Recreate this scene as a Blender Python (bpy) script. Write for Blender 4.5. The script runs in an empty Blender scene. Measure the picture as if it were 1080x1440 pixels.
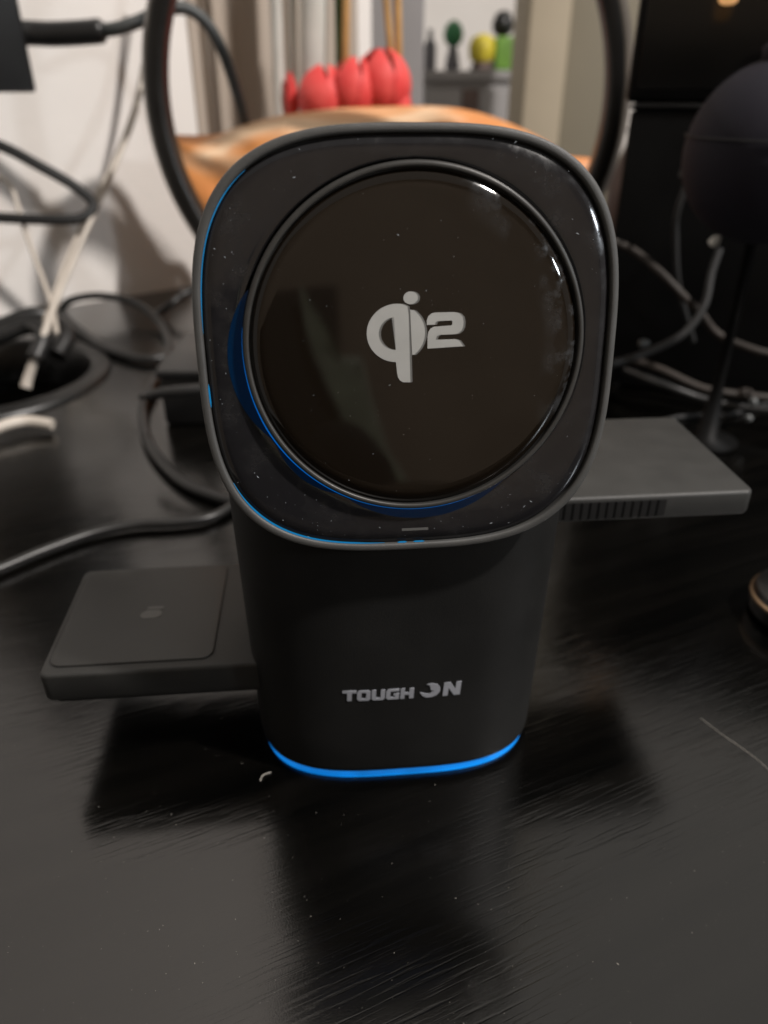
import bpy, bmesh, math, random
from mathutils import Vector, Matrix, noise
from math import sin, cos, pi, radians as R
S = 0.001                      # everything below is written in millimetres
C = bpy.context.scene.collection
rnd = random.Random(7)

# ------------------------------------------------------------------ camera, world, lamps
F, H, PITCH = 1047.0, 146.0, 30.0
cd = bpy.data.cameras.new('camera'); cam = bpy.data.objects.new('camera', cd); C.objects.link(cam)
cam.location = (0, 0, H*S); cam.rotation_euler = (R(90-PITCH), 0, 0)
cd.sensor_fit = 'VERTICAL'; cd.sensor_height = 36.0; cd.lens = 36.0*F/1440
cd.clip_start = 0.005; cd.clip_end = 50
cd.dof.use_dof = True; cd.dof.focus_distance = 0.136; cd.dof.aperture_fstop = cd.lens/2.0
bpy.context.scene.camera = cam
w = bpy.data.worlds.new('World'); bpy.context.scene.world = w; w.use_nodes = True
w.node_tree.nodes['Background'].inputs[0].default_value = (1.0, .93, .85, 1)
w.node_tree.nodes['Background'].inputs[1].default_value = 0.25
def area(name, loc, target, size, power, col, sy=None):
    l = bpy.data.lights.new(name, 'AREA'); l.energy = power; l.color = col
    l.shape = 'RECTANGLE' if sy else 'DISK'; l.size = size
    if sy: l.size_y = sy
    o = bpy.data.objects.new(name, l); C.objects.link(o); o.location = loc
    o.rotation_euler = (Vector(target)-Vector(loc)).to_track_quat('-Z', 'Y').to_euler(); return o
area('room_lamp', (0.98, -0.25, 1.5), (0, .35, 0.1), 0.085, 41, (1, .94, .89))
area('edge_glint_light', (0.90, -0.34, 0.44), (0, .12, 0.1), 0.09, 2.4, (.86, .93, 1))  # small unseen light added for the highlight on the disc's right edge
area('ceiling_fill', (0.25, 1.55, 1.66), (0.25, 1.55, 0), 2.8, 10.5, (1, .94, .86), 2.5)  # broad unseen panel added for the bright ceiling the desk reflects
vs = bpy.context.scene.view_settings
vs.view_transform = 'Standard'; vs.look = 'None'; vs.exposure = 0.0; vs.gamma = 1.0

# ------------------------------------------------------------------ helpers
def pt(px, py, y=None, z=None):
    """point (mm) seen at photo pixel px,py on the vertical plane y or on the level z"""
    t = R(PITCH); u = (px-540)/F; v = (720-py)/F
    d = Vector((u, cos(t)+v*sin(t), -sin(t)+v*cos(t)))
    k = y/d.y if y is not None else (z-H)/d.z
    return Vector((d.x*k, d.y*k, H+d.z*k))
def link(name, me, m, parent=None, smooth=False):
    if m and not me.materials: me.materials.append(m)
    if smooth:
        for p in me.polygons: p.use_smooth = True
    o = bpy.data.objects.new(name, me); C.objects.link(o)
    if parent: o.parent = parent
    return o
def mesh(name, vs_, fs, m, parent=None, smooth=False, sharp=None):
    me = bpy.data.meshes.new(name)
    me.from_pydata([(v[0]*S, v[1]*S, v[2]*S) for v in vs_], [], fs)
    bm = bmesh.new(); bm.from_mesh(me); bmesh.ops.recalc_face_normals(bm, faces=bm.faces); bm.to_mesh(me); bm.free()
    if sharp and smooth: me.set_sharp_from_angle(angle=R(sharp)) if False else None
    o = link(name, me, m, parent, smooth)
    if smooth and sharp:
        me.set_sharp_from_angle(angle=R(sharp))
    return o
def thing(name, label, cat, loc=(0, 0, 0), rz=0, group=None):
    o = bpy.data.objects.new(name, None); C.objects.link(o); o.empty_display_size = .01
    o.location = [c*S for c in loc]; o.rotation_euler = (0, 0, rz)
    return tag(o, label, cat, group)
def tag(o, label, cat, group=None):
    o['label'] = label; o['category'] = cat
    if group: o['group'] = group
    return o
def loft(rings, close=True, cap0=False, cap1=False):
    vv = []; ff = []; n = len(rings[0])
    for r in rings: vv += [tuple(p) for p in r]
    for i in range(len(rings)-1):
        for j in range(n if close else n-1):
            k = (j+1) % n
            ff.append((i*n+j, i*n+k, (i+1)*n+k, (i+1)*n+j))
    if cap0: ff.append(tuple(range(n-1, -1, -1)))
    if cap1: ff.append(tuple((len(rings)-1)*n+j for j in range(n)))
    return vv, ff
def spline(pts, n=8):
    P = [Vector(p) for p in pts]; P = [2*P[0]-P[1]]+P+[2*P[-1]-P[-2]]; out = []
    for i in range(1, len(P)-2):
        a, b, c, d = P[i-1:i+3]
        for k in range(n):
            t = k/n
            out.append(.5*((2*b)+(c-a)*t+(2*a-5*b+4*c-d)*t*t+(3*b-a-3*c+d)*t**3))
    out.append(P[-2]); return out
def tube_data(pts, r, seg=12, n=8, sm=True):
    q = spline(pts, n) if sm else [Vector(p) for p in pts]
    rings = []; prev = None
    for i, p in enumerate(q):
        d = (q[min(i+1, len(q)-1)]-q[max(i-1, 0)]).normalized()
        if prev is None:
            a = d.orthogonal().normalized()
        else:
            a = (prev-d*prev.dot(d)).normalized()
        prev = a; b = d.cross(a)
        rr = r(i/(len(q)-1)) if callable(r) else r
        rings.append([p+(a*cos(2*pi*j/seg)+b*sin(2*pi*j/seg))*rr for j in range(seg)])
    return loft(rings, True, True, True)
def tube(name, pts, r, m, parent=None, **k):
    v, f = tube_data(pts, r, **k); return mesh(name, v, f, m, parent, True, 50)
def lathe(prof, seg=40, c=(0, 0, 0), axis='z'):
    rings = []
    for r, z in prof:
        ring = []
        for j in range(seg):
            a = 2*pi*j/seg; x, y = max(r, .001)*cos(a), max(r, .001)*sin(a)
            ring.append((c[0]+x, c[1]+y, c[2]+z) if axis == 'z' else (c[0]+x, c[1]-z, c[2]+y))
        rings.append(ring)
    return loft(rings, True, True, True)
def box(name, x0, x1, y0, y1, z0, z1, m, parent=None, bev=1.0, seg=3):
    bm = bmesh.new()
    bmesh.ops.create_cube(bm, size=1)
    for v in bm.verts:
        v.co = Vector((x0 if v.co.x < 0 else x1, y0 if v.co.y < 0 else y1, z0 if v.co.z < 0 else z1))*S
    if bev: bmesh.ops.bevel(bm, geom=bm.edges[:], offset=bev*S, segments=seg, affect='EDGES', profile=.5)
    me = bpy.data.meshes.new(name); bm.to_mesh(me); bm.free()
    o = link(name, me, m, parent, True); me.set_sharp_from_angle(angle=R(40)); return o
def flat(splines, depth, bev=0.0):
    """filled 2-D outlines (holes allowed) -> mesh in mm units, local xy plane, extruded along z"""
    cu = bpy.data.curves.new('outline', 'CURVE'); cu.dimensions = '2D'; cu.fill_mode = 'BOTH'
    cu.extrude = depth/2; cu.bevel_depth = bev; cu.bevel_resolution = 1
    for s in splines:
        sp = cu.splines.new('POLY'); sp.points.add(len(s)-1); sp.use_cyclic_u = True
        for p, q in zip(sp.points, s): p.co = (q[0], q[1], 0, 1)
    o = bpy.data.objects.new('outline', cu); C.objects.link(o)
    bpy.context.view_layer.update()
    me = bpy.data.meshes.new_from_object(o.evaluated_get(bpy.context.evaluated_depsgraph_get()))
    bpy.data.objects.remove(o); bpy.data.curves.remove(cu); me.materials.clear(); return me
def arc(cx, cy, r, a0, a1, n=24, ry=None):
    return [(cx+r*cos(R(a0+(a1-a0)*i/n)), cy+(ry or r)*sin(R(a0+(a1-a0)*i/n))) for i in range(n+1)]

# ------------------------------------------------------------------ materials
def nt(name):
    m = bpy.data.materials.new(name); m.use_nodes = True
    t = m.node_tree; return m, t, t.nodes['Principled BSDF']
def mat(name, col, rough=.5, metal=0, spec=.5, noise_=0, nscale=300, bump=0, bscale=2000, coat=0, coatr=.05, emit=None, es=1, trans=0, col2=None, stretch=None, sss=0):
    m, t, b = nt(name); N = t.nodes; L = t.links
    b.inputs['Base Color'].default_value = (*col, 1); b.inputs['Roughness'].default_value = rough
    b.inputs['Metallic'].default_value = metal; b.inputs['Specular IOR Level'].default_value = spec
    b.inputs['Coat Weight'].default_value = coat; b.inputs['Coat Roughness'].default_value = coatr
    b.inputs['Transmission Weight'].default_value = trans
    if emit: b.inputs['Emission Color'].default_value = (*emit, 1); b.inputs['Emission Strength'].default_value = es
    tc = N.new('ShaderNodeTexCoord'); src = tc.outputs['Object']
    if stretch:
        mp = N.new('ShaderNodeMapping'); mp.inputs['Scale'].default_value = stretch; L.new(src, mp.inputs['Vector']); src = mp.outputs[0]
    if noise_ or col2:
        n = N.new('ShaderNodeTexNoise'); n.inputs['Scale'].default_value = nscale; n.inputs['Detail'].default_value = 5
        L.new(src, n.inputs['Vector'])
        r = N.new('ShaderNodeValToRGB'); r.color_ramp.elements[0].position = .32; r.color_ramp.elements[1].position = .7
        c2 = col2 or tuple(c*(1+noise_) for c in col)
        r.color_ramp.elements[0].color = (*(tuple(c*(1-noise_) for c in col) if not col2 else col), 1); r.color_ramp.elements[1].color = (*c2, 1)
        L.new(n.outputs['Fac'], r.inputs[0]); L.new(r.outputs[0], b.inputs['Base Color'])
        mr = N.new('ShaderNodeMapRange'); mr.inputs[3].default_value = rough*.88; mr.inputs[4].default_value = min(1, rough*1.15)
        L.new(n.outputs['Fac'], mr.inputs[0]); L.new(mr.outputs[0], b.inputs['Roughness'])
    if bump:
        n2 = N.new('ShaderNodeTexNoise'); n2.inputs['Scale'].default_value = bscale; n2.inputs['Detail'].default_value = 3
        L.new(src, n2.inputs['Vector'])
        bp = N.new('ShaderNodeBump'); bp.inputs['Strength'].default_value = bump; bp.inputs['Distance'].default_value = .0002
        L.new(n2.outputs['Fac'], bp.inputs['Height']); L.new(bp.outputs[0], b.inputs['Normal'])
    return m
M = {}
M['soft'] = mat('soft_touch_black', (.0093, .0093, .009), .55, noise_=.28, nscale=45, bump=.3, bscale=4000, spec=.22)
M['frame'] = mat('matte_grey_frame', (.062, .062, .060), .5, noise_=.12, nscale=150, bump=.3, bscale=5000)
M['wing'] = mat('matte_charcoal_arm', (.027, .027, .0255), .52, noise_=.12, nscale=120, bump=.3, bscale=5000)
M['tray'] = mat('matte_black_tray', (.013, .013, .012), .55, noise_=.15, nscale=120, bump=.3, bscale=5000)
M['pad'] = mat('worn_black_pad', (.0105, .0105, .0095), .42, noise_=.3, nscale=45, bump=.2, bscale=6000)
M['slot'] = mat('dark_recess', (.003, .003, .003), .7)
M['gap'] = mat('gap_black', (.0015, .0015, .0015), .6)
M['black'] = mat('cable_black', (.012, .012, .012), .38, noise_=.2, nscale=90)
M['blackcase'] = mat('black_plastic_case', (.006, .006, .006), .35, noise_=.2, nscale=60, bump=.15, bscale=3000)
M['hoop'] = mat('hoop_black', (.010, .0095, .009), .33, noise_=.3, nscale=40)
M['hoopside'] = mat('hoop_side_lit', (.07, .058, .046), .4, noise_=.3, nscale=50)  # outer band painted paler to stand in for light falling on it
M['greycable'] = mat('cable_dark_grey', (.05, .055, .055), .45, noise_=.2, nscale=70)
M['greydim'] = mat('cable_charcoal', (.011, .011, .011), .6, noise_=.2, nscale=70)
M['white'] = mat('cable_white', (.52, .47, .41), .45, noise_=.12, nscale=60)
M['tan'] = mat('cable_tan', (.020, .014, .010), .65, noise_=.3, nscale=80)
M['print'] = mat('silver_print', (.27, .28, .31), .45, noise_=.08, nscale=200)
M['logo'] = mat('logo_grey', (.37, .37, .355), .5, noise_=.05, nscale=200)
M['logoghost'] = mat('logo_ghost_grey', (.13, .13, .125), .5)
M['icon'] = mat('icon_grey', (.09, .09, .087), .5)
M['blueglow'] = mat('blue_light', (.0, .1, .3), .3, emit=(0.002, .21, .75), es=.85)
M['bluefine'] = mat('blue_light_thin', (.0, .1, .2), .3, emit=(0.01, .2, .5), es=.5)
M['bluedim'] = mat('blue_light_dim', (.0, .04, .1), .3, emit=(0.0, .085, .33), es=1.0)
M['blueglint'] = mat('blue_reflection', (.0, .01, .03), .1, emit=(0.0, .003, .011), es=1.0)
M['orange'] = None
M['red'] = mat('tulip_red', (.74, .05, .05), .6, col2=(.82, .11, .10), nscale=60)
M['green'] = mat('stem_green', (.07, .14, .04), .5, noise_=.3, nscale=60)
M['gold'] = mat('brass_rod', (.62, .36, .14), .35, metal=.4, noise_=.2, nscale=40)
M['glassrod'] = mat('milky_rod', (.62, .62, .58), .25, noise_=.1, nscale=30)
M['backdrop'] = mat('taupe_backdrop', (.40, .34, .285), .8, noise_=.1, nscale=50, stretch=(1, 1, .1), bump=.3, bscale=1500)
M['beige'] = mat('beige_paint', (.40, .34, .25), .6, noise_=.08, nscale=6)
M['olive'] = mat('olive_paint', (.21, .185, .135), .6, noise_=.1, nscale=6)
M['cab'] = mat('cabinet_grey', (.31, .30, .30), .5, noise_=.08, nscale=8)
M['cabdark'] = mat('cabinet_brown', (.13, .09, .08), .5, noise_=.2, nscale=20)
M['ygreen'] = mat('bright_green', (.16, .33, .05), .5, noise_=.2, nscale=40)
M['dgreen'] = mat('deep_green', (.04, .2, .08), .5, noise_=.2, nscale=40)
M['yellow'] = mat('bright_yellow', (.70, .58, .05), .5, noise_=.1, nscale=40)
M['greyfig'] = mat('figurine_grey', (.18, .18, .2), .5, noise_=.2, nscale=40)
M['navy'] = mat('navy_fabric', (.004, .004, .011), .75, col2=(.009, .007, .013), nscale=18, bump=.8, bscale=3500, spec=.3)
M['casedark'] = mat('matte_black_case', (.004, .004, .004), .5, spec=.12, noise_=.3, nscale=30)
M['gloss'] = mat('black_glass_panel', (.003, .003, .003), .12, noise_=.4, nscale=20)
M['brass'] = mat('brass_rim', (.30, .20, .12), .3, metal=.7)
M['dust'] = mat('dust', (.5, .47, .42), .8)
M['fibre'] = mat('fibre', (.45, .5, .55), .6)

def wall_mat(name, a, b_):
    m, t, b = nt(name); N = t.nodes; L = t.links
    tc = N.new('ShaderNodeTexCoord'); n = N.new('ShaderNodeTexNoise'); n.inputs['Scale'].default_value = 7; n.inputs['Detail'].default_value = 6
    r = N.new('ShaderNodeValToRGB'); r.color_ramp.elements[0].position = .35; r.color_ramp.elements[1].position = .68
    r.color_ramp.elements[0].color = (*a, 1); r.color_ramp.elements[1].color = (*b_, 1)
    L.new(tc.outputs['Object'], n.inputs['Vector']); L.new(n.outputs['Fac'], r.inputs[0]); L.new(r.outputs[0], b.inputs['Base Color'])
    n2 = N.new('ShaderNodeTexNoise'); n2.inputs['Scale'].default_value = 180; n2.inputs['Detail'].default_value = 4
    bp = N.new('ShaderNodeBump'); bp.inputs['Strength'].default_value = .25; bp.inputs['Distance'].default_value = .001
    L.new(tc.outputs['Object'], n2.inputs['Vector']); L.new(n2.outputs['Fac'], bp.inputs['Height']); L.new(bp.outputs[0], b.inputs['Normal'])
    b.inputs['Roughness'].default_value = .75; return m
M['wall'] = wall_mat('painted_wall', (.75, .715, .68), (.81, .775, .74))
M['roomwall'] = wall_mat('room_wall', (.40, .33, .26), (.46, .38, .30))

def desk_mat():
    m, t, b = nt('black_brown_wood_grain'); N = t.nodes; L = t.links
    tc = N.new('ShaderNodeTexCoord')
    rot = N.new('ShaderNodeMapping'); rot.inputs['Rotation'].default_value = (0, 0, R(-24)); L.new(tc.outputs['Object'], rot.inputs['Vector'])
    def stretched(sx, sy, scale, det, dist=0):
        mp = N.new('ShaderNodeMapping'); mp.inputs['Scale'].default_value = (sx, sy, 1); L.new(rot.outputs[0], mp.inputs['Vector'])
        n = N.new('ShaderNodeTexNoise'); n.inputs['Scale'].default_value = scale; n.inputs['Detail'].default_value = det; n.inputs['Distortion'].default_value = dist
        L.new(mp.outputs[0], n.inputs['Vector']); return n
    pores = stretched(.045, 1, 1350, 3, .3)       # short thin streaks along the grain
    figure = stretched(.06, 1, 130, 4, .6)
    blotch = stretched(1, 1, 9, 5)
    # base colour
    r = N.new('ShaderNodeValToRGB'); r.color_ramp.elements[0].position = .35; r.color_ramp.elements[1].position = .7
    r.color_ramp.elements[0].color = (.0007, .0007, .0006, 1); r.color_ramp.elements[1].color = (.0028, .0025, .0021, 1)
    L.new(figure.outputs['Fac'], r.inputs[0]); sm = N.new('ShaderNodeTexNoise'); sm.inputs['Scale'].default_value = 120; sm.inputs['Detail'].default_value = 10; sm.inputs['Roughness'].default_value = .75
    L.new(tc.outputs['Object'], sm.inputs['Vector'])
    sr = N.new('ShaderNodeMapRange'); sr.inputs[1].default_value = .64; sr.inputs[2].default_value = .85; sr.inputs[4].default_value = .5; L.new(sm.outputs['Fac'], sr.inputs[0])
    dm = N.new('ShaderNodeMix'); dm.data_type = 'RGBA'; dm.inputs['B'].default_value = (.04, .037, .032, 1)
    L.new(sr.outputs[0], dm.inputs['Factor']); L.new(r.outputs[0], dm.inputs['A']); L.new(dm.outputs['Result'], b.inputs['Base Color'])
    # roughness
    mr = N.new('ShaderNodeMapRange'); mr.inputs[1].default_value = .3; mr.inputs[2].default_value = .7
    mr.inputs[3].default_value = .12; mr.inputs[4].default_value = .19
    L.new(blotch.outputs['Fac'], mr.inputs[0]); L.new(mr.outputs[0], b.inputs['Roughness'])
    b.inputs['Specular IOR Level'].default_value = .68
    # relief
    pr = N.new('ShaderNodeValToRGB'); pr.color_ramp.elements[0].position = .30; pr.color_ramp.elements[1].position = .48
    L.new(pores.outputs['Fac'], pr.inputs[0])
    b1 = N.new('ShaderNodeBump'); b1.inputs['Strength'].default_value = .085; b1.inputs['Distance'].default_value = .0003
    L.new(pr.outputs[0], b1.inputs['Height'])
    b2 = N.new('ShaderNodeBump'); b2.inputs['Strength'].default_value = .03; b2.inputs['Distance'].default_value = .0008
    L.new(figure.outputs['Fac'], b2.inputs['Height']); L.new(b1.outputs[0], b2.inputs['Normal'])
    fine = N.new('ShaderNodeTexNoise'); fine.inputs['Scale'].default_value = 2600; fine.inputs['Detail'].default_value = 2; L.new(tc.outputs['Object'], fine.inputs['Vector'])
    b3 = N.new('ShaderNodeBump'); b3.inputs['Strength'].default_value = .10; b3.inputs['Distance'].default_value = .0001
    L.new(fine.outputs['Fac'], b3.inputs['Height']); L.new(b2.outputs[0], b3.inputs['Normal']); L.new(b3.outputs[0], b.inputs['Normal'])
    return m
M['desk'] = desk_mat()

def gloss_smudge(name, base, rough, smudge, mask_dir=None):
    """polished black plastic or glass with finger smears where a hand touched it"""
    m, t, b = nt(name); N = t.nodes; L = t.links
    b.inputs['Base Color'].default_value = (*base, 1); b.inputs['Specular IOR Level'].default_value = .55
    tc = N.new('ShaderNodeTexCoord')
    n = N.new('ShaderNodeTexNoise'); n.inputs['Scale'].default_value = 150; n.inputs['Detail'].default_value = 5; n.inputs['Roughness'].default_value = .62
    L.new(tc.outputs['Object'], n.inputs['Vector'])
    r = N.new('ShaderNodeValToRGB'); r.color_ramp.elements[0].position = .47; r.color_ramp.elements[1].position = .70
    L.new(n.outputs['Fac'], r.inputs[0]); fac = r.outputs[0]
    if mask_dir:     # smears only near the disc's upper right edge
        sx = N.new('ShaderNodeSeparateXYZ'); L.new(tc.outputs['Object'], sx.inputs[0])
        ln = N.new('ShaderNodeVectorMath'); ln.operation = 'LENGTH'; cb = N.new('ShaderNodeCombineXYZ')
        L.new(sx.outputs[0], cb.inputs[0]); L.new(sx.outputs[1], cb.inputs[1]); L.new(cb.outputs[0], ln.inputs[0])
        rr = N.new('ShaderNodeMapRange'); rr.inputs[1].default_value = .0215; rr.inputs[2].default_value = .0270
        L.new(ln.outputs['Value'], rr.inputs[0])
        dt = N.new('ShaderNodeVectorMath'); dt.operation = 'DOT_PRODUCT'; dt.inputs[1].default_value = (.93, .36, 0); L.new(cb.outputs[0], dt.inputs[0])
        dr = N.new('ShaderNodeMapRange'); dr.inputs[1].default_value = .015; dr.inputs[2].default_value = .024; L.new(dt.outputs['Value'], dr.inputs[0])
        m1 = N.new('ShaderNodeMath'); m1.operation = 'MULTIPLY'; L.new(rr.outputs[0], m1.inputs[0]); L.new(dr.outputs[0], m1.inputs[1])
        m2 = N.new('ShaderNodeMath'); m2.operation = 'MULTIPLY'; L.new(m1.outputs[0], m2.inputs[0]); L.new(fac, m2.inputs[1]); fac = m2.outputs[0]
    mr = N.new('ShaderNodeMapRange'); mr.inputs[3].default_value = rough; mr.inputs[4].default_value = rough+.28
    L.new(fac, mr.inputs[0]); L.new(mr.outputs[0], b.inputs['Roughness'])
    mx = N.new('ShaderNodeMix'); mx.data_type = 'RGBA'; mx.inputs['A'].default_value = (*base, 1); mx.inputs['B'].default_value = (*smudge, 1)
    L.new(fac, mx.inputs['Factor']); L.new(mx.outputs['Result'], b.inputs['Base Color'])
    return m
M['glass'] = gloss_smudge('disc_black_glass', (.0070, .0048, .0030), .04, (.085, .092, .10), True)
M['bezel'] = gloss_smudge('bezel_gloss_black', (.0115, .0112, .0125), .06, (.018, .0178, .019))

def orange_mat():
    m, t, b = nt('orange_cloth'); N = t.nodes; L = t.links
    tc = N.new('ShaderNodeTexCoord')
    mp = N.new('ShaderNodeMapping'); mp.inputs['Rotation'].default_value = (0, R(20), 0); mp.inputs['Scale'].default_value = (1, 1, 3.2); L.new(tc.outputs['Object'], mp.inputs['Vector'])
    n = N.new('ShaderNodeTexNoise'); n.inputs['Scale'].default_value = 9; n.inputs['Detail'].default_value = 3; n.inputs['Distortion'].default_value = .8
    L.new(mp.outputs[0], n.inputs['Vector'])
    r = N.new('ShaderNodeValToRGB'); e = r.color_ramp.elements
    e[0].position = .30; e[0].color = (.60, .20, .05, 1); e[1].position = .66; e[1].color = (.80, .56, .36, 1)
    e2 = r.color_ramp.elements.new(.52); e2.color = (.66, .27, .085, 1)
    L.new(n.outputs['Fac'], r.inputs[0]); L.new(r.outputs[0], b.inputs['Base Color'])
    b.inputs['Roughness'].default_value = .5; return m
M['orange'] = orange_mat()

t_ = M['blueglow'].node_tree; b_ = t_.nodes['Principled BSDF']; tc_ = t_.nodes.new('ShaderNodeTexCoord'); n_ = t_.nodes.new('ShaderNodeTexNoise'); n_.inputs['Scale'].default_value = 90
r_ = t_.nodes.new('ShaderNodeMapRange'); r_.inputs[1].default_value = .3; r_.inputs[2].default_value = .65; r_.inputs[3].default_value = .5; r_.inputs[4].default_value = .95
t_.links.new(tc_.outputs['Object'], n_.inputs['Vector']); t_.links.new(n_.outputs['Fac'], r_.inputs[0]); t_.links.new(r_.outputs[0], b_.inputs['Emission Strength'])

# ------------------------------------------------------------------ setting: walls and desk
WA, WB = Vector((-276, 534, 0)), Vector((-159, 627, 0))
WT = (WB-WA).normalized(); WN = Vector((WT.y, -WT.x, 0))             # along the wall, and out of it
def slab(name, a, b, z0, z1, th, m):
    """upright wall from a to b (mm), thickness th behind it"""
    d = (b-a).normalized(); n = Vector((-d.y, d.x, 0))*th
    v = [a, b, b+n, a+n]; vv = [(p.x, p.y, z0) for p in v]+[(p.x, p.y, z1) for p in v]
    o = mesh(name, vv, [(0, 1, 2, 3), (4, 5, 6, 7), (0, 1, 5, 4), (1, 2, 6, 5), (2, 3, 7, 6), (3, 0, 4, 7)], m); o['kind'] = 'structure'; return o
wend = WB+WT*245
slab('wall', WA-WT*700, wend, -750, 1700, 100, M['wall'])
slab('far_wall', Vector((-500, 1750, 0)), Vector((1600, 1750, 0)), -750, 1700, 100, M['wall'])
slab('room_wall', Vector((2000, -1500, 0)), Vector((-1600, -1500, 0)), -750, 1700, 100, M['roomwall'])

desk = thing('desk', 'black-brown wood grain desk top under the charger, with a round cable hole at the left', 'desk')
GX, GY, GR = -230, 405, 61
perp = Vector((WT.y, -WT.x))
A = WA-WT*250+WN*0.5; B = WB+WT*900+WN*0.5
outline = [(A.x, A.y), (A.x+perp.x*900, A.y+perp.y*900), (B.x+perp.x*900, B.y+perp.y*900), (B.x, B.y)]
me = flat([outline, [(GX+GR*cos(2*pi*i/64), GY+GR*sin(2*pi*i/64)) for i in range(64)]], 25)
for v in me.vertices: v.co = Vector((v.co.x, v.co.y, v.co.z-12.5))*S
link('tabletop', me, M['desk'], desk)
v, f = loft([[(GX+r*cos(2*pi*j/64), GY+r*sin(2*pi*j/64), z) for j in range(64)] for r, z in
             [(GR-.3, -24), (GR-.8, 1.8), (GR+.4, 3.2), (GR+2, 3.4), (GR+8.5, 2.6), (GR+10, 1.6), (GR+10.6, .1)]])
mesh('grommet', v, f, M['blackcase'], desk, True, 50)
tag(mesh('cable_tray', *loft([[(GX+r*cos(2*pi*j/32), GY+r*sin(2*pi*j/32), z) for j in range(32)] for r, z in ((72, -26), (72, -240), (1, -242))]), M['slot']),
    'black cable tray below the cable hole of the desk', 'cable tray')

# shapes added behind the camera to give the polished disc its reflections
sil = thing('silhouette', 'dark wardrobe at the back of the room, added for its reflection in the polished disc', 'silhouette', (0, -1400, -750))
M['silhouette_mat'] = mat('silhouette_dark', (.02, .016, .012), .5, noise_=.3, nscale=8)  # dark mass added in place of the hand and phone reflected there
box('silhouette_body', -900, 165, -60, 0, 0, 1000, M['silhouette_mat'], sil, 3)
box('silhouette_front', -400, 160, .5, 14, 40, 960, M['silhouette_mat'], sil, 3)
crd = thing('card', 'pale green drape beside the dark wardrobe, added for its reflection in the polished disc', 'card', (0, -1390, -750))
M['card'] = mat('pale_green_card', (.72, .78, .66), .8, noise_=.15, nscale=20)  # leaning pale strip added for the light patch in the disc
v, f = loft([[(62+i*1.9+(1010-z)*.34+10*sin(z*.013+i*.05), 24+9*sin(i*.8)-.2*i, z-i*3*(z > 900)) for i in range(46)] for z in (0, 300, 450, 550, 650, 750, 850, 930, 1010)], False)
mesh('card_sheet', v, f, M['card'], crd, True)
blob = thing('blob', 'black rounded chair behind the camera, added for its reflection in the polished disc', 'blob', (72, -620, -750))
v, f = loft([[(rx*cos(2*pi*j/40), yy, 640+rz*sin(2*pi*j/40)) for j in range(40)] for rx, rz, yy in ((60, 120, -18), (72, 140, -10), (72, 140, 10), (60, 120, 18))], True, True, True)  # dark oval added for the rounded dark spot in the disc's reflection
mesh('blob_body', v, f, M['black'], blob, True, 50)
mesh('blob_post', *lathe([(22, 0), (22, 520)], 20), M['black'], blob, True, 50)

# ------------------------------------------------------------------ the charger
YAW = R(5)
CX, CY = 1.9, 155.0
ch = thing('wireless_charger', 'black three-in-one wireless charger with a tilted round charging disc and blue light at its foot',
           'charger', (CX, CY, 0), YAW)
def sup(a, b, n, k, N):
    t = 2*pi*k/N; c, s = cos(t), sin(t)
    return (a*math.copysign(abs(c)**(2/n), c), b*math.copysign(abs(s)**(2/n), s))
NB = 128; DEP = 31.0; NE = 3.3
def body_hw(z): return 35.3+1.6*min(1, max(0, z)/78)
def body_d(z): return DEP+0.6*min(1, max(0, z)/78)
def body_ring(z, inset=0, drop=None):
    out = []
    for k in range(NB):
        x, y = sup(body_hw(z)-inset, body_d(z)-inset, NE, k, NB)
        zz = z
        if drop: zz = drop(x, y, z)
        out.append((x, y, zz))
    return out
rings = [body_ring(2.0, 2.8), body_ring(2.0, 1.5), body_ring(2.3, .75), body_ring(3.2, .15), body_ring(4.6, 0)]
rings += [body_ring(z) for z in (12, 24, 36, 48, 58, 66, 72, 76)]
rings += [body_ring(77.4, .4), body_ring(78.6, 1.6), body_ring(79.3, 3.5), body_ring(79.5, 7)]
v, f = loft(rings, True, True, True)
mesh('body', v, f, M['soft'], ch, True, 60)
v, f = loft([body_ring(.2, 2.6), body_ring(.2, .75), body_ring(1.1, 1.0), body_ring(2.0, 1.6), body_ring(2.2, 2.4)])
mesh('light_strip', v, f, M['blueglow'], ch, True, 60)
# neck behind the head
v, f = loft([[(17*cos(2*pi*j/40), 9*sin(2*pi*j/40)+1, z) for j in range(40)] for z in (80, 106)], True, True, True)
mesh('neck', v, f, M['soft'], ch, True, 50)

# lettering on the body front
def front_y(x, z):
    a, b = body_hw(z), body_d(z); return -b*(max(0, 1-(abs(x)/a)**NE))**(1/NE)
def lettering(polys, ox, oz, sc, sk, name, lift=.10):
    me = flat(polys, .16)
    for v in me.vertices:
        X, Y, Z = v.co; x = ox+(X+sk*Y)*sc; z = oz+Y*sc
        v.co = Vector((x, front_y(x, z)-lift-Z, z))*S
    return link(name, me, M['print'], ch)
T_ = [[(0, 92), (95, 92), (95, 70), (64, 70), (64, 0), (33, 0), (33, 70), (0, 70)]]
def rrect(x0, x1, y0, y1, c): return [(x0+c, y0), (x1-c, y0), (x1, y0+c), (x1, y1-c), (x1-c, y1), (x0+c, y1), (x0, y1-c), (x0, y0+c)]
O_ = [rrect(100, 190, 0, 92, 14), rrect(129, 161, 20, 72, 4)]
U_ = [[(198, 92), (198, 14), (212, 0), (274, 0), (288, 14), (288, 92), (259, 92), (259, 22), (227, 22), (227, 92)]]
G_ = [[(310, 0), (384, 0), (384, 52), (346, 52), (346, 34), (356, 34), (356, 20), (325, 20), (325, 72), (384, 72), (384, 92), (310, 92), (296, 78), (296, 14)]]
H_ = [[(393, 0), (422, 0), (422, 34), (454, 34), (454, 0), (484, 0), (484, 92), (454, 92), (454, 56), (422, 56), (422, 92), (393, 92)]]
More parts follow.
